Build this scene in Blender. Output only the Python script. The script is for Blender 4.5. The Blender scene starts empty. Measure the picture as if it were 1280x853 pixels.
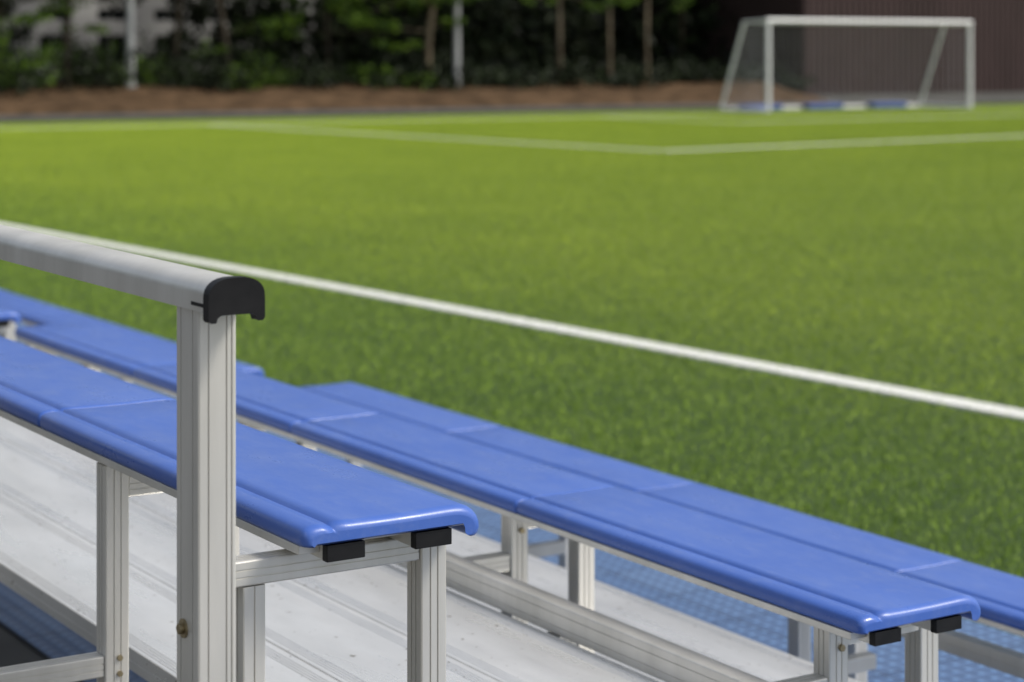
import bpy, bmesh, math, random
import numpy as np
from mathutils import Vector, Matrix
from mathutils import noise as mn
random.seed(4); rng=np.random.default_rng(7)
scene=bpy.context.scene
ANG=math.radians(32.4)
CA,SA=math.cos(ANG),math.sin(ANG)

# ------------------------------------------------------------ materials
def newmat(name,spec=None):
    m=bpy.data.materials.new(name); m.use_nodes=True
    nt=m.node_tree; b=nt.nodes['Principled BSDF']
    if spec is not None: b.inputs['Specular IOR Level'].default_value=spec
    return m,nt,b
def ramp(nt,fac,stops):
    r=nt.nodes.new('ShaderNodeValToRGB')
    e=r.color_ramp.elements
    while len(e)<len(stops): e.new(0.5)
    for i,(p,c) in enumerate(stops):
        e[i].position=p; e[i].color=(*c,1)
    nt.links.new(fac,r.inputs[0]); return r.outputs[0]
def noise(nt,scale,detail=4,rough=0.55,vec=None,stretch=None):
    n=nt.nodes.new('ShaderNodeTexNoise'); n.inputs['Scale'].default_value=scale
    n.inputs['Detail'].default_value=detail; n.inputs['Roughness'].default_value=rough
    tc=nt.nodes.new('ShaderNodeTexCoord')
    v=tc.outputs['Object'] if vec is None else vec
    if stretch:
        mp=nt.nodes.new('ShaderNodeMapping'); mp.inputs['Scale'].default_value=stretch
        nt.links.new(v,mp.inputs[0]); v=mp.outputs[0]
    nt.links.new(v,n.inputs['Vector']); return n.outputs[0]
def bump(nt,b,h,strength,dist):
    bp=nt.nodes.new('ShaderNodeBump'); bp.inputs['Strength'].default_value=strength
    bp.inputs['Distance'].default_value=dist
    nt.links.new(h,bp.inputs['Height']); nt.links.new(bp.outputs[0],b.inputs['Normal'])
def maprange(nt,f,a,b_,c,d):
    mr=nt.nodes.new('ShaderNodeMapRange')
    for i,v in enumerate((a,b_,c,d)): mr.inputs[i+1].default_value=v
    nt.links.new(f,mr.inputs[0]); return mr.outputs[0]
def simple(name,c1,c2,scale,rough=0.6,metal=0.0,bs=0,bd=0.002,stretch=None,r2=None,bscale=None,lo=.35,hi=.65,spec=None):
    m,nt,b=newmat(name,spec)
    f=noise(nt,scale,5,.6,stretch=stretch)
    nt.links.new(ramp(nt,f,[(lo,c1),(hi,c2)]),b.inputs['Base Color'])
    b.inputs['Metallic'].default_value=metal; b.inputs['Roughness'].default_value=rough
    if r2 is not None:
        g=noise(nt,scale*2.3,4,.6,stretch=stretch)
        nt.links.new(maprange(nt,g,.3,.7,rough,r2),b.inputs['Roughness'])
    if bs: bump(nt,b,noise(nt,bscale or scale*4,3),bs,bd)
    return m
M_alu=simple('anodised_aluminium',(.60,.585,.54),(.73,.71,.665),9,.32,.5,.1,.0004,(1,1,.15),.44,300)
M_cap=simple('black_plastic',(.005,.005,.006),(.010,.010,.011),30,.45,0,.1,.0004,None,.55,400,spec=.25)
M_bolt=simple('bolt_steel',(.30,.24,.14),(.42,.35,.22),60,.35,.9)
M_goal=simple('white_paint',(.76,.76,.76),(.82,.82,.82),4,.4)
M_net=simple('net_cord',(.32,.33,.33),(.40,.41,.41),4,.8)
M_pad=simple('blue_pad',(.03,.08,.28),(.05,.11,.34),4,.5)
M_asph=simple('asphalt',(.035,.037,.04),(.06,.063,.065),3,.9,0,.4,.004,spec=.2)
M_kerb=simple('kerb_concrete',(.08,.08,.075),(.12,.115,.105),3,.85)
M_soil=simple('soil_leaf_litter',(.035,.022,.012),(.12,.075,.042),2.2,.95,0,.6,.03,spec=.1)
M_ground=simple('ground_concrete',(.06,.06,.06),(.10,.10,.095),1.2,.9,0,.3,.003)
M_bark=simple('bark',(.08,.062,.04),(.24,.20,.14),3,.9,0,.6,.02,(1,1,.3),spec=.2)
M_barkd=simple('bark_dark',(.02,.016,.012),(.06,.05,.035),3,.9,0,.6,.02,(1,1,.3),spec=.2)
M_pole=simple('pole_paint',(.30,.31,.31),(.40,.41,.41),3,.5)
M_hill=simple('undergrowth_dark',(.003,.004,.002),(.009,.012,.005),.6,.95,0,.5,.1,spec=.05)  # backdrop hill: deep-forest shade put into a near-black colour
M_brown=simple('brown_cladding',(.042,.026,.024),(.058,.036,.034),.8,.65,0,0,.01,(1,1,.3),spec=.25)
M_brown2=simple('brown_trim',(.03,.019,.017),(.04,.023,.022),2,.5)
M_wallw=simple('pale_render',(.30,.30,.30),(.42,.42,.41),.7,.85)
M_glass=simple('window_glass',(.015,.02,.022),(.03,.035,.04),1,.12)
M_line=simple('white_turf',(.66,.67,.63),(.84,.84,.82),35,.85,0,.8,.01)

m,nt,b=newmat('deck_aluminium'); M_deck=m
f=noise(nt,4,6,.65,stretch=(1,.3,1))
c=ramp(nt,f,[(.3,(.60,.60,.59)),(.65,(.80,.80,.79))])
sp=noise(nt,55,2,.5)
mx=nt.nodes.new('ShaderNodeMixRGB'); mx.inputs[2].default_value=(.20,.17,.13,1)
nt.links.new(ramp(nt,sp,[(.69,(0,0,0)),(.74,(1,1,1))]),mx.inputs[0]); nt.links.new(c,mx.inputs[1])
nt.links.new(mx.outputs[0],b.inputs['Base Color'])
b.inputs['Metallic'].default_value=.55
g=noise(nt,7,5,.65,stretch=(2,.25,1))
nt.links.new(maprange(nt,g,.3,.7,.22,.42),b.inputs['Roughness'])

m,nt,b=newmat('blue_seat_plastic'); M_seat=m
f=noise(nt,3.0,6,.65,stretch=(1.6,.7,1))
c=ramp(nt,f,[(.3,(.042,.110,.415)),(.7,(.060,.136,.465))])
d=noise(nt,26,6,.75,stretch=(1,.5,1))
mx=nt.nodes.new('ShaderNodeMixRGB'); mx.inputs[2].default_value=(.18,.24,.46,1)
nt.links.new(maprange(nt,d,.5,.75,0,.30),mx.inputs[0]); nt.links.new(c,mx.inputs[1])
nt.links.new(mx.outputs[0],b.inputs['Base Color'])
g=noise(nt,14,5,.7,stretch=(1,.35,1))
nt.links.new(maprange(nt,g,.35,.7,.27,.42),b.inputs['Roughness'])
bump(nt,b,noise(nt,450,2),.2,.0006)

m,nt,b=newmat('blue_rubber_tiles'); M_mat=m
tc=nt.nodes.new('ShaderNodeTexCoord')
v=nt.nodes.new('ShaderNodeTexVoronoi'); v.inputs['Scale'].default_value=22; v.inputs['Randomness'].default_value=0.0
nt.links.new(tc.outputs['Object'],v.inputs['Vector'])
br=nt.nodes.new('ShaderNodeTexBrick'); br.offset=0; br.inputs['Scale'].default_value=1
br.inputs['Brick Width'].default_value=.3; br.inputs['Row Height'].default_value=.3; br.inputs['Mortar Size'].default_value=.004
br.inputs['Color1'].default_value=(.13,.24,.45,1); br.inputs['Color2'].default_value=(.17,.29,.50,1); br.inputs['Mortar'].default_value=(.03,.06,.13,1)
nt.links.new(tc.outputs['Object'],br.inputs['Vector'])
mx=nt.nodes.new('ShaderNodeMixRGB'); mx.blend_type='MULTIPLY'; mx.inputs[0].default_value=1
nt.links.new(br.outputs['Color'],mx.inputs[1])
nt.links.new(ramp(nt,v.outputs['Distance'],[(.22,(1,1,1)),(.30,(.5,.5,.55))]),mx.inputs[2])
nt.links.new(mx.outputs[0],b.inputs['Base Color']); b.inputs['Roughness'].default_value=.5
inv=nt.nodes.new('ShaderNodeMath'); inv.operation='MULTIPLY'; inv.inputs[1].default_value=-1
nt.links.new(v.outputs['Distance'],inv.inputs[0]); bump(nt,b,inv.outputs[0],.8,.01)

def turfmat(name,isl,dark,mid,light):
    m,nt,b=newmat(name,.15)
    geo=nt.nodes.new('ShaderNodeNewGeometry')
    big=noise(nt,.45,5,.65,vec=geo.outputs['Position'])
    if isl: fine=geo.outputs['Random Per Island']
    else: fine=noise(nt,90,3,.7,vec=geo.outputs['Position'])
    c=ramp(nt,fine,[(.1 if isl else .35,dark),(.5,mid),(.95 if isl else .68,light)])
    mx=nt.nodes.new('ShaderNodeMixRGB'); mx.blend_type='MULTIPLY'; mx.inputs[0].default_value=1
    nt.links.new(c,mx.inputs[1]); nt.links.new(ramp(nt,big,[(.3,(.86,.88,.88)),(.7,(1.10,1.06,1.0))]),mx.inputs[2])
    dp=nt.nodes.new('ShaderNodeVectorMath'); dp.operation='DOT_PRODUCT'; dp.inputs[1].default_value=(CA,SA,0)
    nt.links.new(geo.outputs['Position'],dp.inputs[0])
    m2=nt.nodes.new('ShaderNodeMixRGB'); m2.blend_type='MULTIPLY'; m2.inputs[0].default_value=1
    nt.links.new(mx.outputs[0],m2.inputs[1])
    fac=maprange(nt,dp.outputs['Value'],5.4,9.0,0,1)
    nt.links.new(ramp(nt,fac,[(0,(.66,.76,.9)),(1,(1,1,1))]),m2.inputs[2])  # darker tint toward the bleachers paints in shade seen between near blades
    nt.links.new(m2.outputs[0],b.inputs['Base Color']); b.inputs['Roughness'].default_value=.55
    return m
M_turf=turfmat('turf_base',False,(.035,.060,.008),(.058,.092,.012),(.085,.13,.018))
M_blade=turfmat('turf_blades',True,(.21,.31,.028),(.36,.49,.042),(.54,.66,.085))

def leafmat(name,c1,c2,c3,trans):
    m,nt,b=newmat(name,.2)
    geo=nt.nodes.new('ShaderNodeNewGeometry')
    c=ramp(nt,geo.outputs['Random Per Island'],[(.1,c1),(.5,c2),(.95,c3)])
    nt.links.new(c,b.inputs['Base Color']); b.inputs['Roughness'].default_value=.6
    if trans:
        tr=nt.nodes.new('ShaderNodeBsdfTranslucent'); nt.links.new(c,tr.inputs[0])
        ms=nt.nodes.new('ShaderNodeMixShader'); ms.inputs[0].default_value=.3
        nt.links.new(b.outputs[0],ms.inputs[1]); nt.links.new(tr.outputs[0],ms.inputs[2])
        nt.links.new(ms.outputs[0],nt.nodes['Material Output'].inputs[0])
    return m
M_leaf=leafmat('leaves',(.022,.048,.008),(.06,.12,.012),(.14,.23,.022),True)
M_leafd=leafmat('leaves_dark',(.003,.006,.002),(.008,.014,.004),(.020,.033,.009),False)  # shaded copy of the leaves, woodland shade painted into the colour

# ------------------------------------------------------------ mesh builder
class MB:
    def __init__(s): s.v=[];s.f=[];s.mi=[];s.mats=[];s.sm=[]
    def idx(s,mat):
        if mat not in s.mats: s.mats.append(mat)
        return s.mats.index(mat)
    def add(s,vs,fs,mat,smooth=False):
        o=len(s.v); s.v+=[tuple(x) for x in vs]; k=s.idx(mat)
        for f in fs: s.f.append([i+o for i in f]); s.mi.append(k); s.sm.append(smooth)
    def box(s,x0,x1,y0,y1,z0,z1,mat):
        vs=[(x,y,z) for z in (z0,z1) for y in (y0,y1) for x in (x0,x1)]
        s.add(vs,[(0,2,3,1),(4,5,7,6),(0,1,5,4),(2,6,7,3),(0,4,6,2),(1,3,7,5)],mat)
    def prism(s,prof,axis,a0,a1,ou,ov,mat,smooth=False):
        n=len(prof); vs=[]
        for a in (a0,a1):
            for u,w in prof:
                u2,w2=u+ou,w+ov
                vs.append({'z':(u2,w2,a),'y':(u2,a,w2),'x':(a,u2,w2)}[axis])
        fs=[(i,(i+1)%n,n+(i+1)%n,n+i) for i in range(n)]
        s.add(vs,fs,mat,smooth); s.add(vs,[tuple(range(n))[::-1],tuple(range(n,2*n))],mat)
    def tube(s,pts,rad,mat,n=10,cap=True):
        pts=[Vector(p) for p in pts]
        if not hasattr(rad,'__len__'): rad=[rad]*len(pts)
        vs=[];fs=[]
        for i,p in enumerate(pts):
            d=(pts[min(i+1,len(pts)-1)]-pts[max(i-1,0)]).normalized()
            q=d.to_track_quat('Z','Y')
            for k in range(n):
                a=2*math.pi*k/n
                vs.append(p+q@Vector((math.cos(a)*rad[i],math.sin(a)*rad[i],0)))
        for i in range(len(pts)-1):
            for k in range(n):
                fs.append((i*n+k,i*n+(k+1)%n,(i+1)*n+(k+1)%n,(i+1)*n+k))
        s.add(vs,fs,mat,True)
        if cap: s.add(vs[:n],[tuple(range(n))[::-1]],mat); s.add(vs[-n:],[tuple(range(n))],mat)
    def obj(s,name,parent=None,frame=False,recalc=True,bev=0):
        me=bpy.data.meshes.new(name); me.from_pydata(s.v,[],s.f)
        for m in s.mats: me.materials.append(m)
        me.polygons.foreach_set('material_index',s.mi)
        me.polygons.foreach_set('use_smooth',s.sm)
        if recalc:
            bm=bmesh.new(); bm.from_mesh(me)
            bmesh.ops.recalc_face_normals(bm,faces=bm.faces); bm.to_mesh(me); bm.free()
        me.update()
        o=bpy.data.objects.new(name,me); scene.collection.objects.link(o)
        if parent: o.parent=parent
        elif frame: o.rotation_euler=(0,0,ANG)
        if bev:
            md=o.modifiers.new('bev','BEVEL'); md.width=bev; md.segments=2; md.limit_method='ANGLE'
        return o
def fr(s,t): return Vector((CA*s-SA*t,SA*s+CA*t,0))
def empty(name,loc=(0,0,0)):
    e=bpy.data.objects.new(name,None); scene.collection.objects.link(e)
    e.location=loc; e.rotation_euler=(0,0,ANG); e.empty_display_size=.2
    return e

def grooved(w,d,gw=(),gd=(),c=.0025,hw=.0013,dep=.0016):
    pts=[]
    def side(L,gs,fn):
        us=[(-L/2+c,0)]
        for g in sorted(gs):
            us+=[(g-hw,0),(g-hw,dep),(g+hw,dep),(g+hw,0)]
        us.append((L/2-c,0))
        for u,q in us: pts.append(fn(u,q))
    k=c*.3
    side(w,gw,lambda u,q:(u,-d/2+q)); pts.append((w/2-k,-d/2+k))
    side(d,gd,lambda u,q:(w/2-q,u)); pts.append((w/2-k,d/2-k))
    side(w,gw,lambda u,q:(-u,d/2-q)); pts.append((-w/2+k,d/2-k))
    side(d,gd,lambda u,q:(-w/2+q,-u)); pts.append((-w/2+k,-d/2+k))
    return pts
LEG=grooved(.042,.042,(-.006,.006),(-.006,.006))
LEGT=grooved(.034,.034,(0,),(0,))
BAR=grooved(.035,.035,(-.005,.005),(-.005,.005))
POST=grooved(.052,.068,(-.012,.012,.019),(-.018,.018),c=.003)

def plank_prof(w,th=.04):
    pts=[(0,-.001),(.0015,0)]
    def ribs(u0,n,p=.0070):
        for i in range(n):
            u=u0+i*p
            pts.extend([(u,0),(u+.0012,.0010),(u+.0030,.0010),(u+.0042,0)])
    ribs(.010,4)
    ribs(w-.040,4)
    pts.append((w-.0015,0)); pts.append((w,-.001)); pts.append((w,-th)); pts.append((w-.02,-th)); pts.append((w-.02,-th+.003))
    pts.append((.02,-th+.003)); pts.append((.02,-th)); pts.append((0,-th)); pts.append((0,-th*.6)); pts.append((.0015,-th*.58)); pts.append((.0015,-th*.5)); pts.append((0,-th*.48))
    return pts

W=.281
def seat_section():
    P=[(.008,-.030),(.003,-.029),(0,-.024),(0,-.015),(.0012,-.0100),(.004,-.0065),(.009,-.0038),(.015,-.0024),(.022,-.0016),
       (.036,-.0012),(.0375,-.0040),(.0415,-.0040),(.0435,0)]
    for i in range(1,9): P.append((.0435+(.224-.0435)*i/8, -.0012*math.sin(math.pi*i/8)))
    P+=[(.238,-.0002),(.250,-.0015),(.260,-.0050),(.268,-.0105),(.274,-.018),(.2775,-.027),(.278,-.036),(.2755,-.043),(.271,-.047),(.265,-.0475),
        (.261,-.044),(.260,-.036),(.257,-.030)]
    return P
SS=seat_section()
def seat(mb,s0,t0,t1,ztop,r0,r1):
    secs=[]
    ths=[0,.25,.5,.75,1.0,1.25,math.pi/2]
    for th in ths: secs.append((t0+r0*(1-math.cos(th)), r0*(1-math.sin(th))))
    for k in range(1,6): secs.append((t0+r0+(t1-t0-r0-r1)*k/6,0))
    for th in ths[::-1]: secs.append((t1-r1*(1-math.cos(th)), r1*(1-math.sin(th))))
    vs=[];n=len(SS);zc=-.030
    for t,d in secs:
        for u,w in SS:
            uu=W/2+(u-W/2)*(1-1.6*d/W)
            ww=w-d*.75*max(0,(w-zc)/(-zc)) if w>zc else w+d*.3
            vs.append((s0+uu,t,ztop+ww))
    fs=[]
    for i in range(len(secs)-1):
        for j in range(n):
            a=i*n+j;b_=i*n+(j+1)%n
            fs.append((a,b_,b_+n,a+n))
    mb.add(vs,fs,M_seat,True)
    mb.add(vs[:n],[tuple(range(n))[::-1]],M_seat,True); mb.add(vs[-n:],[tuple(range(n))],M_seat,True)

ROWS=[(1.214,.972,0),(2.232,.690,.045),(3.250,.396,.06)]
def bleacher(name,t0,loc=(0,0,0)):
    e=empty(name,loc); L=4.14; n=4; sl=L/n; t1=t0+L
    for i,(s0,zt,dt) in enumerate(ROWS):
        mb=MB()
        for k in range(n): seat(mb,s0,t0+dt+k*sl+.0022,t0+dt+(k+1)*sl-.0022,zt+(0,.0008,-.0004,.0005)[(k+i)%4],.016 if k==0 else .0075,.016 if k==n-1 else .0075)
        mb.obj('seat_row',e)
        mb=MB(); a=t0+dt; b_=t1+dt
        for so in (.038,.174):
            mb.box(s0+so,s0+so+.056,a+.022,b_-.022,zt-.0525,zt-.0305,M_alu)
            for ta,tb in ((a+.007,a+.0215),(b_-.0215,b_-.007)):
                mb.box(s0+so-.001,s0+so+.057,ta,tb,zt-.0535,zt-.031,M_cap)
        mb.box(s0+.095,s0+.173,a+.03,b_-.03,zt-.036,zt-.0325,M_alu)
        mb.box(s0+.006,s0+.0375,a+.03,b_-.03,zt-.044,zt-.0315,M_alu)
        mb.obj('seat_rail',e,bev=.0012)
    mb=MB()
    pw=.232
    for k in range(3): mb.prism(plank_prof(pw),'y',t0+.05,t1-.05,1.418+k*(pw+.003),.505,M_deck)
    for k in range(3): mb.prism(plank_prof(.196),'y',t0+.05,t1-.05,2.44+k*.199,.225,M_deck)
    mb.obj('foot_deck',e)
    mb=MB()
    B=grooved(.04,.056,(),(-.012,.012))
    mb.prism(B,'y',t0+.04,t1-.04,2.152,.530,M_alu)
    mb.prism(grooved(.035,.045,(),(0,)),'y',t0+.04,t1-.04,3.33,.26,M_alu)
    for fi,tf in enumerate((t0+.095,t0+.79,t0+2.35,t1-.08)):
        mb.prism(LEG,'z',.012,.9185,1.455,tf,M_alu)
        if fi==0:
            mb.prism(LEGT,'z',.012,.882,1.178,tf,M_alu)
            mb.prism(BAR,'x',1.118,1.433,tf,.9005,M_alu)
        else:
            mb.prism(LEG,'z',.012,.9185,1.255,tf,M_alu)
            mb.prism(BAR,'x',1.277,1.433,tf,.880,M_alu)
        mb.prism(BAR,'x',1.478,2.130,tf,.446,M_alu)
        mb.prism(LEG,'z',.012,.500,2.152,tf,M_alu)
        mb.prism(BAR,'x',.45,1.160 if fi==0 else 1.233,tf,.588,M_alu)
        mb.prism(LEG,'z',.012,.60,.43,tf,M_alu)
        s_=1.178 if fi==0 else 1.255
        for z in (.60,.574):
            mb.tube([(s_+.004,tf-.016,z),(s_+.004,tf-.025,z)],.005,M_bolt,6)
    for fi,tf in enumerate((t0+.195,t0+1.19,t0+2.5,t1-.05)):
        s2=2.508 if fi==0 else 2.47
        mb.prism(LEG,'z',.012,.6365,2.30,tf,M_alu)
        mb.prism(LEG,'z',.012,.6365,s2,tf,M_alu)
        mb.prism(BAR,'x',2.322,s2-.022,tf,.617,M_alu)
        mb.prism(BAR,'x',2.174,2.278,tf,.535,M_alu)
        mb.prism(BAR,'x',2.533,3.30,tf,.165,M_alu)
        for z in (.60,.45): mb.tube([(2.304,tf-.020,z),(2.304,tf-.027,z)],.006,M_bolt,6)
    for fi,tf in enumerate((t0+.15,t0+1.45,t0+2.75,t1)):
        mb.prism(LEG,'z',.012,.3425,3.30,tf,M_alu)
        mb.prism(LEG,'z',.012,.3425,3.485,tf,M_alu)
        mb.prism(BAR,'x',3.322,3.463,tf,.322,M_alu)
    mb.obj('frame',e)
    return e
b1=bleacher('bleacher',2.425)
w=fr(.06,0); b2=bleacher('bleacher',7.46,(w.x,w.y,-.07))

# ------------------------------------------------------------ guard rail
def guard(t0,t1):
    e=empty('guard_rail')
    sc=1.040; dz=-.005
    mb=MB()
    for tp in (t0,t0+2.0,t1): mb.prism(POST,'z',.012,1.289+dz,sc,tp,M_alu)
    mb.obj('post',e)
    hw=.035
    prof=[(-hw,1.2905),(-hw,1.311)]
    for i in range(0,13):
        a=math.pi-math.pi*i/12
        prof.append((hw*math.copysign(abs(math.cos(a))**.75,math.cos(a)),1.311+.0205*abs(math.sin(a))**.9))
    prof+=[(hw,1.311),(hw,1.2905)]
    q=[]
    for p in prof:
        p=(p[0],p[1]+dz)
        if not q or (abs(p[0]-q[-1][0])+abs(p[1]-q[-1][1])>1e-5): q.append(p)
    mb=MB(); te=t0-.085
    mb.prism(q,'y',te,t1+.1,sc,0,M_alu,True)
    o=mb.obj('handrail',e)
    md=o.modifiers.new('e','EDGE_SPLIT'); md.split_angle=math.radians(25)
    g=.0022; hc=hw+g
    cp=[]
    for i in range(0,17):
        a=math.pi-math.pi*i/16
        cp.append((hc*math.copysign(abs(math.cos(a))**.75,math.cos(a)),1.309+(.0225+g)*abs(math.sin(a))**.9))
    cp+=[(hc,1.283),(hc-.003,1.2795),(hc-.010,1.2795),(hc-.012,1.285),(hc-.016,1.2885),(-hc+.016,1.2885),(-hc+.012,1.285),(-hc+.010,1.2795),(-hc+.003,1.2795),(-hc,1.283)]
    cp=[(x,z+dz) for x,z in cp]
    mb=MB(); mb.prism(cp,'y',te-.0065,te+.010,sc,0,M_cap)
    mb.obj('end_cap',e,bev=.002)
    mb=MB(); mb.tube([(sc-.026,t0+.008,.885),(sc-.0285,t0+.008,.885)],.012,M_bolt,16); mb.tube([(sc-.0285,t0+.008,.885),(sc-.034,t0+.008,.885)],.007,M_bolt,6)
    mb.box(sc-hw-.0006,sc-hw+.001,te+.014,te+.05,1.292,1.2965,M_cap)
    mb.obj('bolt_and_label',e)
guard(2.350,6.45)

# ------------------------------------------------------------ ground & turf
def sheet(name,x0,x1,y0,y1,z,mat):
    mb=MB(); mb.add([(x0,y0,z),(x1,y0,z),(x1,y1,z),(x0,y1,z)],[(0,1,2,3)],mat)
    return mb.obj(name,frame=True)
sheet('ground',-300,300,-300,400,0,M_ground)
sheet('rubber_mat_floor',1.85,4.15,-2,16,.008,M_mat)
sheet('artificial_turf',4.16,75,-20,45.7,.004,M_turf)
def blades(n,x,y,h,w0,w1,ln,z=0.0):
    a=rng.uniform(0,6.283,n); w=rng.uniform(w0,w1,n); lean=rng.normal(0,ln,(n,2))
    V=np.zeros((n,3,3))
    V[:,0]=np.c_[x-w*np.cos(a),y-w*np.sin(a),np.full(n,z)]
    V[:,1]=np.c_[x+w*np.cos(a),y+w*np.sin(a),np.full(n,z)]
    V[:,2]=np.c_[x+lean[:,0],y+lean[:,1],h]
    return V.reshape(-1,3).tolist(), np.arange(n*3).reshape(-1,3).tolist()
def quadline(pts,w,name):
    mb=MB(); z=.0165
    for i,((a,b_),(c,d)) in enumerate(zip(pts[:-1],pts[1:])):
        dv=Vector((c-a,d-b_)); L=dv.length; dv.normalize(); nv=Vector((-dv.y,dv.x))
        n=max(2,int(L/.12)); vs=[]
        for k in range(n+1):
            p=Vector((a,b_))+dv*(L*k/n)
            for sg,zz in ((-1,.0045),(-1,z+.0006*i),(1,z+.0006*i),(1,.0045)):
                q=p+nv*sg*(w/2-.004*(zz>.01)); vs.append((q.x,q.y,zz))
        mb.add(vs,[f for k in range(n) for f in ((4*k,4*k+4,4*k+5,4*k+1),(4*k+1,4*k+5,4*k+6,4*k+2),(4*k+2,4*k+6,4*k+7,4*k+3))],M_line)
        nb=int(L*w*7000); u=rng.uniform(0,L,nb); q=rng.uniform(-w/2-.006,w/2+.006,nb)
        V,F=blades(nb,a+dv.x*u+nv.x*q,b_+dv.y*u+nv.y*q,rng.uniform(.018,.0265,nb),.0015,.0032,.007,.004)
        mb.add(V,F,M_line)
    return mb.obj(name,frame=True,recalc=False)
quadline([(6.90,2.0),(4.95,41.7)],.165,'field_line')
quadline([(18.45,41.6),(19.7,26.5),(60,31.5)],.15,'field_line')
quadline([(5.1,41.7),(70,41.7)],.12,'field_line')
quadline([(29.0,41.6),(29.0,36.3),(47.3,37.2),(47.3,41.6)],.12,'field_line')

PS=1.5; NB=9500
V,F=blades(NB,rng.uniform(-PS/2,PS/2,NB),rng.uniform(-PS/2,PS/2,NB),rng.uniform(.012,.0235,NB),.0011,.0022,.008)
me=bpy.data.meshes.new('turf_patch'); me.from_pydata(V,[],F)
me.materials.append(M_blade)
patch=bpy.data.objects.new('turf_patch',me); scene.collection.objects.link(patch)
vs=[];fs=[]
s=4.2+PS/2
while s<62:
    t=-1.0
    while t<45.7-PS/2+.2:
        X=CA*s-SA*t; Y=SA*s+CA*t
        if Y>2 and abs(X)<Y*.30+3.5:
            k=len(vs); r=.5; c=[(s-r,t-r,.004),(s+r,t-r,.004),(s+r,t+r,.004),(s-r,t+r,.004)]
            q=random.randrange(4); c=c[q:]+c[:q]
            vs+=c; fs.append((k,k+1,k+2,k+3))
        t+=PS
    s+=PS
me=bpy.data.meshes.new('grass_blades'); me.from_pydata(vs,[],fs)
inst=bpy.data.objects.new('grass_blades',me); scene.collection.objects.link(inst)
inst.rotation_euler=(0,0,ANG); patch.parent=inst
inst.instance_type='FACES'; inst.show_instancer_for_render=False; inst.show_instancer_for_viewport=False

# ------------------------------------------------------------ path, kerb, bank
sheet('asphalt_path',-60,120,45.75,47.4,.006,M_asph)
mb=MB(); mb.box(-60,120,47.4,47.55,0,.10,M_kerb); mb.obj('kerb',frame=True,bev=.01)
def terrain(name,x0,x1,y0,y1,nx,ny,fz,mat):
    vs=[];fs=[]
    for j in range(ny+1):
        for i in range(nx+1):
            X=x0+(x1-x0)*i/nx; Y=y0+(y1-y0)*j/ny; vs.append((X,Y,fz(X,Y)))
    for j in range(ny):
        for i in range(nx):
            q=j*(nx+1)+i; fs.append((q,q+1,q+nx+2,q+nx+1))
    mb=MB(); mb.add(vs,fs,mat,True); return mb.obj(name,frame=True,recalc=False)
def bank(X,Y):
    d=max(0,Y-47.56); return .03+.62*min(1,d/4)**.8+.14*mn.noise(Vector((X*.5,Y*.5,0)))*min(1,d)
terrain('soil_bank',-40,42,47.56,76,160,60,bank,M_soil)
def hill(X,Y):
    d=Y-74; return .3+ 16*(1-math.exp(-d/9))+1.2*mn.noise(Vector((X*.2,Y*.2,3)))
terrain('wooded_hill',-70,130,74,120,100,40,hill,M_hill)

# ------------------------------------------------------------ buildings
def brown_building():
    e=empty('brown_building')
    s0,s1,t0,t1,H=43.4,75,50.7,60,5.2
    mb=MB(); mb.box(s0,s1,t0,t1,0,H,M_brown); mb.obj('walls',e)
    mb=MB(); k=s0+.1
    while k<s1:
        mb.prism([(0,0),(.03,-.045),(.11,-.045),(.14,0)],'z',.25,H-.2,k,t0-.001,M_brown); k+=.26
    k=t0+.1
    while k<t1:
        mb.prism([(0,0),(-.045,.03),(-.045,.11),(0,.14)],'z',.25,H-.2,s0-.001,k,M_brown); k+=.26
    mb.obj('cladding_ribs',e)
    mb=MB(); mb.box(s0-.25,s1+.25,t0-.3,t1+.25,H,H+.25,M_brown2); mb.box(s0-.06,s1+.06,t0-.06,t1+.06,0,.22,M_kerb); mb.obj('roof_and_plinth',e)
brown_building()
def pale_building():
    e=empty('apartment_building')
    s0,s1,t0,t1,H=14.5,33.0,66,73.6,10
    mb=MB()
    mb.box(s0,s1,t0+.35,t1,0,H,M_wallw)
    n=9; pitch=(s1-s0)/n
    for k in range(n+1):
        c=s0+k*pitch; mb.box(c-.45,c+.45,t0,t0+.349,0,H,M_wallw)
    for z,hh in ((0,1.0),(1.0,.25),(2.2,.5),(3.1,.75),(4.1,.2),(6.2,.75),(7.2,.2),(9.2,.8)):
        mb.box(s0+.46,s1-.46,t0+.02,t0+.347,z+.001,z+hh,M_wallw)
    mb.obj('walls',e)
    mb=MB()
    for k in range(n):
        c=s0+k*pitch+pitch/2
        for z in (1.25,4.3,7.4):
            mb.box(c-pitch/2+.46,c+pitch/2-.46,t0+.3,t0+.345,z,z+1.8,M_glass)
            mb.box(c-.03,c+.03,t0+.26,t0+.299,z,z+1.8,M_pole)
    mb.obj('windows',e)
    mb=MB(); mb.box(s0-.3,s1+.3,t0-.3,t1+.2,H,H+.3,M_kerb); mb.obj('roof',e)
pale_building()

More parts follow.
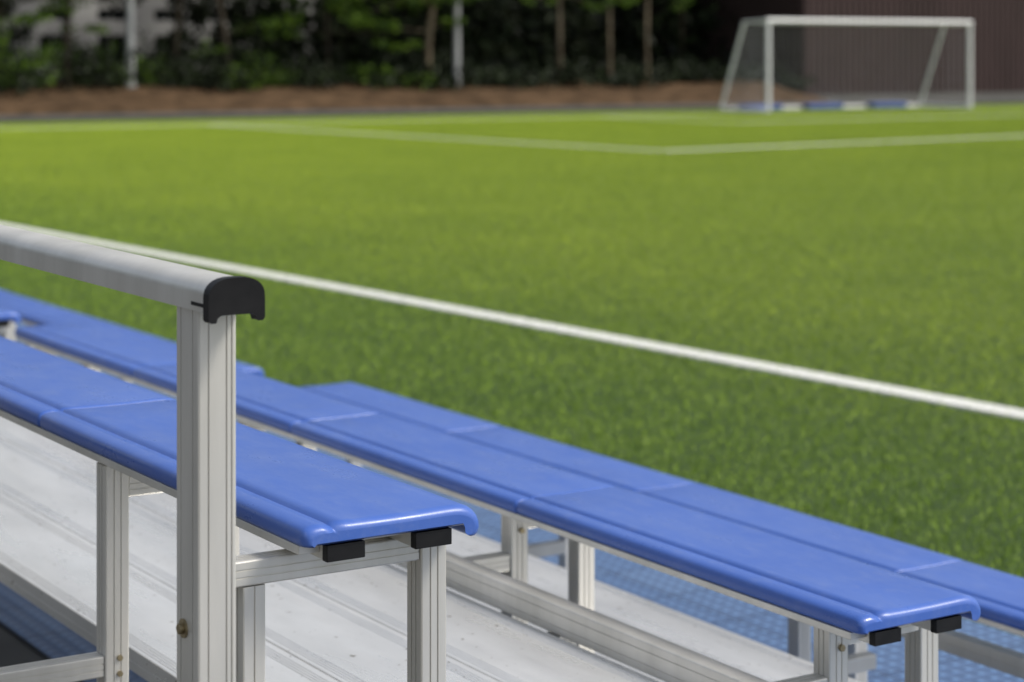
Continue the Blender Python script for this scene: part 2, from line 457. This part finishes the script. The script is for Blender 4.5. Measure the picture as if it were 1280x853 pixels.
# ------------------------------------------------------------ goal
def goal():
    e=empty('football_goal')
    s0,s1,t=34.45,41.77,41.7; H=2.44; r=.06; dt,db=1.0,2.0
    mb=MB()
    for s in (s0,s1): mb.tube([(s,t,.03),(s,t,H-.062)],r,M_goal,16)
    mb.tube([(s0-r,t,H),(s1+r,t,H)],.062,M_goal,16)
    for s in (s0,s1):
        mb.tube([(s,t+.065,H),(s,t+dt,H-.03)],.035,M_goal,10)
        mb.tube([(s,t+dt,H-.03),(s,t+db,.08)],.045,M_goal,10)
        mb.tube([(s,t+.065,.07),(s,t+db,.07)],.045,M_goal,10)
    mb.tube([(s0,t+db,.07),(s1,t+db,.07)],.045,M_goal,10)
    mb.tube([(s0,t+dt,H-.03),(s1,t+dt,H-.03)],.02,M_goal,8)
    mb.obj('goal_frame',e)
    mb=MB()
    for s in (35.0,37.2,39.6): mb.box(s,s+1.3,t+db-.42,t+db-.08,.02,.17,M_pad)
    mb.box(s0+.1,s0+.4,t+.5,t+1.5,.02,.15,M_pad)
    mb.obj('ballast_bags',e,bev=.05)
    mb=MB()
    def cord(a,b_): mb.tube([Vector(a),Vector(b_)],.0036,M_net,3,cap=False)
    def panel(o,u,v,c=.17):
        o=Vector(o);u=Vector(u);v=Vector(v);Lu,Lv=u.length,v.length;uu=u/Lu;vv=v/Lv
        k=-Lv
        while k<Lu:
            a0=max(0,-k); a1=min(Lv,Lu-k)
            if a1-a0>.02: cord(o+uu*(k+a0)+vv*a0,o+uu*(k+a1)+vv*a1)
            m_=k+Lv
            a0=max(0,m_-Lu); a1=min(Lv,m_)
            if a1-a0>.02: cord(o+uu*(m_-a0)+vv*a0,o+uu*(m_-a1)+vv*a1)
            k+=c
    panel((s0,t+db,.1),(s1-s0,0,0),(0,dt-db,H-.15))
    panel((s0,t+.05,H),(s1-s0,0,0),(0,dt-.05,-.03))
    for s in (s0,s1):
        panel((s,t+.05,.1),(0,dt-.05,0),(0,0,H-.15),.2)
        k=.0
        while k<2.25:
            f=1-k/2.3
            cord((s,t+dt,.1+k),(s,t+dt+(db-dt)*f,.1+k)); k+=.2
        for q in (.2,.4,.6,.8): cord((s,t+dt+q,.1),(s,t+dt+q,.1+2.3*(1-q)))
    mb.obj('net',e,recalc=False)
goal()

# ------------------------------------------------------------ vegetation
def leaves(mb,c,rad,n,size,mat):
    c=np.array(c); d=rng.normal(0,1,(n,3)); d/=np.linalg.norm(d,axis=1)[:,None]
    r=rng.uniform(.25,1,n)**.6
    p=c+d*r[:,None]*np.array(rad)
    ax=rng.normal(0,1,(n,3)); ax/=np.linalg.norm(ax,axis=1)[:,None]
    bx=np.cross(ax,rng.normal(0,1,(n,3))); bx/=np.linalg.norm(bx,axis=1)[:,None]
    sz=rng.uniform(.6,1.3,n)*size
    A=ax*sz[:,None]; B=bx*(sz*.45)[:,None]
    vs=np.stack([p-A,p+B,p+A,p-B],1).reshape(-1,3)
    mb.add(vs.tolist(),(np.arange(n*4).reshape(-1,4)).tolist(),mat,False)
def tree(name,s,t,h,lean=(0,0),r0=.09,bark=M_bark,leafm=M_leaf,crown=2.2,base=2.6,nl=2600,curve=.2,low=()):
    z0=bank(s,t)-.15
    mb=MB(); pts=[];rad=[]
    ph=random.uniform(0,6)
    for i in range(9):
        f=i/8; pts.append(Vector((lean[0]*f*h+curve*math.sin(f*4+ph)*.6*f,lean[1]*f*h+curve*math.cos(f*3+ph)*.3*f,z0+h*f)))
        rad.append(r0*(1-.75*f)+ (.03 if i==0 else 0))
    mb.tube(pts,rad,bark,9)
    nb=9
    for k in range(nb):
        f=random.uniform(.35,.95); i=int(f*8); p=pts[i].lerp(pts[min(8,i+1)],f*8-i)
        if p.z<base-.6: continue
        a=random.uniform(0,6.28); L=crown*random.uniform(.5,1)*(1.15-f*.5)
        q=p+Vector((math.cos(a)*L,math.sin(a)*L,L*random.uniform(.1,.6)))
        m_=p.lerp(q,.5)+Vector((0,0,.15))
        mb.tube([p,m_,q],[rad[i]*.5,rad[i]*.32,.01],bark,6)
        for cc,wt in ((q,1),(m_,.7)):
            leaves(mb,cc,(crown*.42,crown*.42,crown*.26),int(nl/nb*wt*.6),.11,leafm)
    leaves(mb,pts[-1],(crown*.6,crown*.6,crown*.5),int(nl*.25),.11,leafm)
    for (dx,dy,z,rr,n) in low:
        i=min(7,max(1,int(z/h*8))); p=pts[i]; q=Vector((dx,dy,z))
        mb.tube([p,p.lerp(q,.6)+Vector((0,0,.1)),q],[.03,.02,.006],bark,5)
        for j in range(4):
            o_=Vector((random.gauss(0,rr*.55),random.gauss(0,rr*.4),random.gauss(0,rr*.22)))
            leaves(mb,q+o_,(rr*.5,rr*.5,rr*.2),n//4,.085,leafm)
    o=mb.obj(name,recalc=False); w=fr(s,t); o.location=(w.x,w.y,0); return o
G=34.5
tree('tree',G+0.0,51.7,7.5,(.004,0),.085,base=3.2,low=[(1.0,-.3,3.0,.6,120),(-.9,0,3.1,.5,100)])
tree('tree',G-4.6,51.7,7,(.0,0),.12,curve=.9,base=2.6,low=[(-1.3,-.4,2.2,.7,200),(-2.0,-.3,2.7,.8,220),(-2.9,-.3,3.1,.7,180),(.6,0,2.5,.4,90)])
tree('tree',G+2.1,52.0,8,(.01,0),.06,base=3.3,low=[(.5,0,3.2,.5,80)])
tree('tree',G+3.4,51.8,8,(0,0),.07,base=3.6,low=[(.9,-.4,3.3,.6,120)])
tree('tree',G-7.6,52.2,6.5,(-.06,0),.07,bark=M_barkd,curve=.4,base=2.1,nl=3400,low=[(-1.2,0,2.2,.9,220),(.8,-.3,2.6,.8,220),(1.9,-.3,2.0,.6,120),(0,-.5,3.0,.9,180)])
tree('tree',G-10.9,51.7,6.5,(-.13,0),.11,bark=M_barkd,curve=.5,base=2.6,low=[(-.6,0,1.7,.5,90),(1.3,0,2.4,.6,110)])
tree('tree',G-12.2,52.7,7,(.10,0),.09,bark=M_barkd,curve=.3,base=2.8,leafm=M_leafd,low=[(.6,0,1.4,.5,120)])
tree('tree',G-15.6,51.7,6,(.0,0),.08,bark=M_barkd,curve=.3,base=2.2,nl=3000,low=[(-.5,0,1.5,.8,180),(1.0,0,2.2,.6,120),(-.8,0,2.6,.8,180)])
tree('tree',G-18.0,51.3,6,(.03,0),.08,bark=M_barkd,curve=.3,base=1.9,nl=3000,low=[(.7,0,1.3,.8,200),(.9,0,2.3,.8,160)])
tree('tree',G-16.8,53.6,7,(.03,0),.08,bark=M_barkd,curve=.3,base=2,nl=3000,leafm=M_leafd,low=[(.7,0,2.0,.9,200),(-.9,0,2.6,.9,200)])
tree('tree',G+6.6,54.2,7,(.0,0),.07,bark=M_barkd,leafm=M_leafd,base=3)
mb=MB()
for k in range(360):
    s=random.uniform(G-8.0,G+12); t=random.uniform(54.5,63)
    z=random.uniform(.6,9); leaves(mb,(CA*s-SA*t,SA*s+CA*t,z),(1.3,1.3,.9),60,.22,M_leafd)
# left part: fewer, denser crowns so the building shows in larger gaps
for (s,t,z,r) in ((-20.5,56,1.6,1.6),(-19.0,57,3.0,1.5),(-16.6,56,1.3,1.2),(-16.2,56.5,3.3,1.1),(-13.0,57,1.2,.9),(-12.0,57,3.6,1.0),(-10.4,56.5,1.7,.8),(-9.6,57,3.2,1.0),(-8.4,56,1.6,1.2),(-8.0,56,3.0,1.2),(-14.6,57.5,3.7,.8)):
    leaves(mb,fr(G+s,t)+Vector((0,0,z)),(r,r,r*.75),int(420*r*r),.14,M_leafd)
for k in range(80):
    s=random.uniform(G-26,G-7); t=random.uniform(54.7,63.7)
    z=random.uniform(4.6,9.5); leaves(mb,(CA*s-SA*t,SA*s+CA*t,z),(1.4,1.4,.9),80,.2,M_leafd)
for k in range(6):
    s=random.uniform(G-24,G+2); t=random.uniform(57,63); w=fr(s,t)
    mb.tube([(w.x,w.y,.2),(w.x+random.uniform(-.3,.3),w.y,4),(w.x+random.uniform(-.6,.6),w.y,8)],[.10,.08,.04],M_barkd,6)
mb.obj('distant_trees',recalc=False)
mb=MB()
for k in range(170):
    s=random.uniform(G-24,G-3); t=random.uniform(50.6,54.2)
    hgt=random.uniform(.3,1.3)*(1.1 if s<G-13.5 else .8)
    w=fr(s,t); leaves(mb,(w.x,w.y,bank(s,t)+hgt*.5),(.75,.75,hgt*.6),120,.09,M_leaf if random.random()<(.20 if s<G-6 else .04) else M_leafd)
for k in range(90):
    s=random.uniform(G-4,G+9); t=random.uniform(50.6,54.7)
    hgt=random.uniform(.2,.9)
    w=fr(s,t); leaves(mb,(w.x,w.y,bank(s,t)+hgt*.4),(.8,.8,hgt*.6),110,.10,M_leafd)
mb.obj('shrubs',recalc=False)
def pole(name,s,t,r,H):
    mb=MB(); w=fr(s,t); z=bank(s,t)-.1
    mb.tube([(0,0,z),(0,0,z+.2)],r*1.4,M_pole,14); mb.tube([(0,0,z+.2),(0,0,H)],[r,r*.7],M_pole,14)
    mb.tube([(0,0,H-.1),(.5,-.3,H+.15),(1.2,-.8,H+.2)],.04,M_pole,8)
    mb.box(1.0,1.6,-1.1,-.75,H+.1,H+.24,M_pole)
    o=mb.obj(name,recalc=False); o.location=(w.x,w.y,0)
pole('lamp_post',G-3.8,51.4,.10,7)
pole('lamp_post',G-13.9,51.5,.12,7)

# ------------------------------------------------------------ light
world=bpy.data.worlds.new('World'); scene.world=world; world.use_nodes=True
nt=world.node_tree; bg=nt.nodes['Background']
sk=nt.nodes.new('ShaderNodeTexSky'); sk.sky_type='NISHITA'; sk.sun_disc=False
el=math.radians(48); az=math.radians(98)
sk.sun_elevation=el; sk.sun_rotation=az; sk.air_density=1.0; sk.dust_density=2.5; sk.ozone_density=1
hs=nt.nodes.new('ShaderNodeHueSaturation'); hs.inputs['Saturation'].default_value=.45
nt.links.new(sk.outputs[0],hs.inputs['Color']); nt.links.new(hs.outputs[0],bg.inputs[0])
bg.inputs[1].default_value=.15
sd=bpy.data.lights.new('sun','SUN'); sd.energy=3.5; sd.angle=math.radians(14); sd.color=(1,.95,.86)
so=bpy.data.objects.new('sun',sd); scene.collection.objects.link(so)
S=Vector((math.sin(az)*math.cos(el),math.cos(az)*math.cos(el),math.sin(el)))
so.rotation_euler=S.to_track_quat('Z','Y').to_euler(); so.location=S*30
scene.view_settings.view_transform='Standard'; scene.view_settings.look='None'; scene.view_settings.exposure=0

# ------------------------------------------------------------ camera
cd=bpy.data.cameras.new('camera'); co=bpy.data.objects.new('camera',cd); scene.collection.objects.link(co)
co.location=(0,0,1.6); co.rotation_euler=(math.radians(90),0,0)
cd.sensor_width=36; cd.lens=2550/1280*36; cd.shift_y=-360.5/1280; cd.clip_end=1000; cd.clip_start=.05
cd.dof.use_dof=True; cd.dof.focus_distance=2.9; cd.dof.aperture_fstop=4.6
scene.camera=co
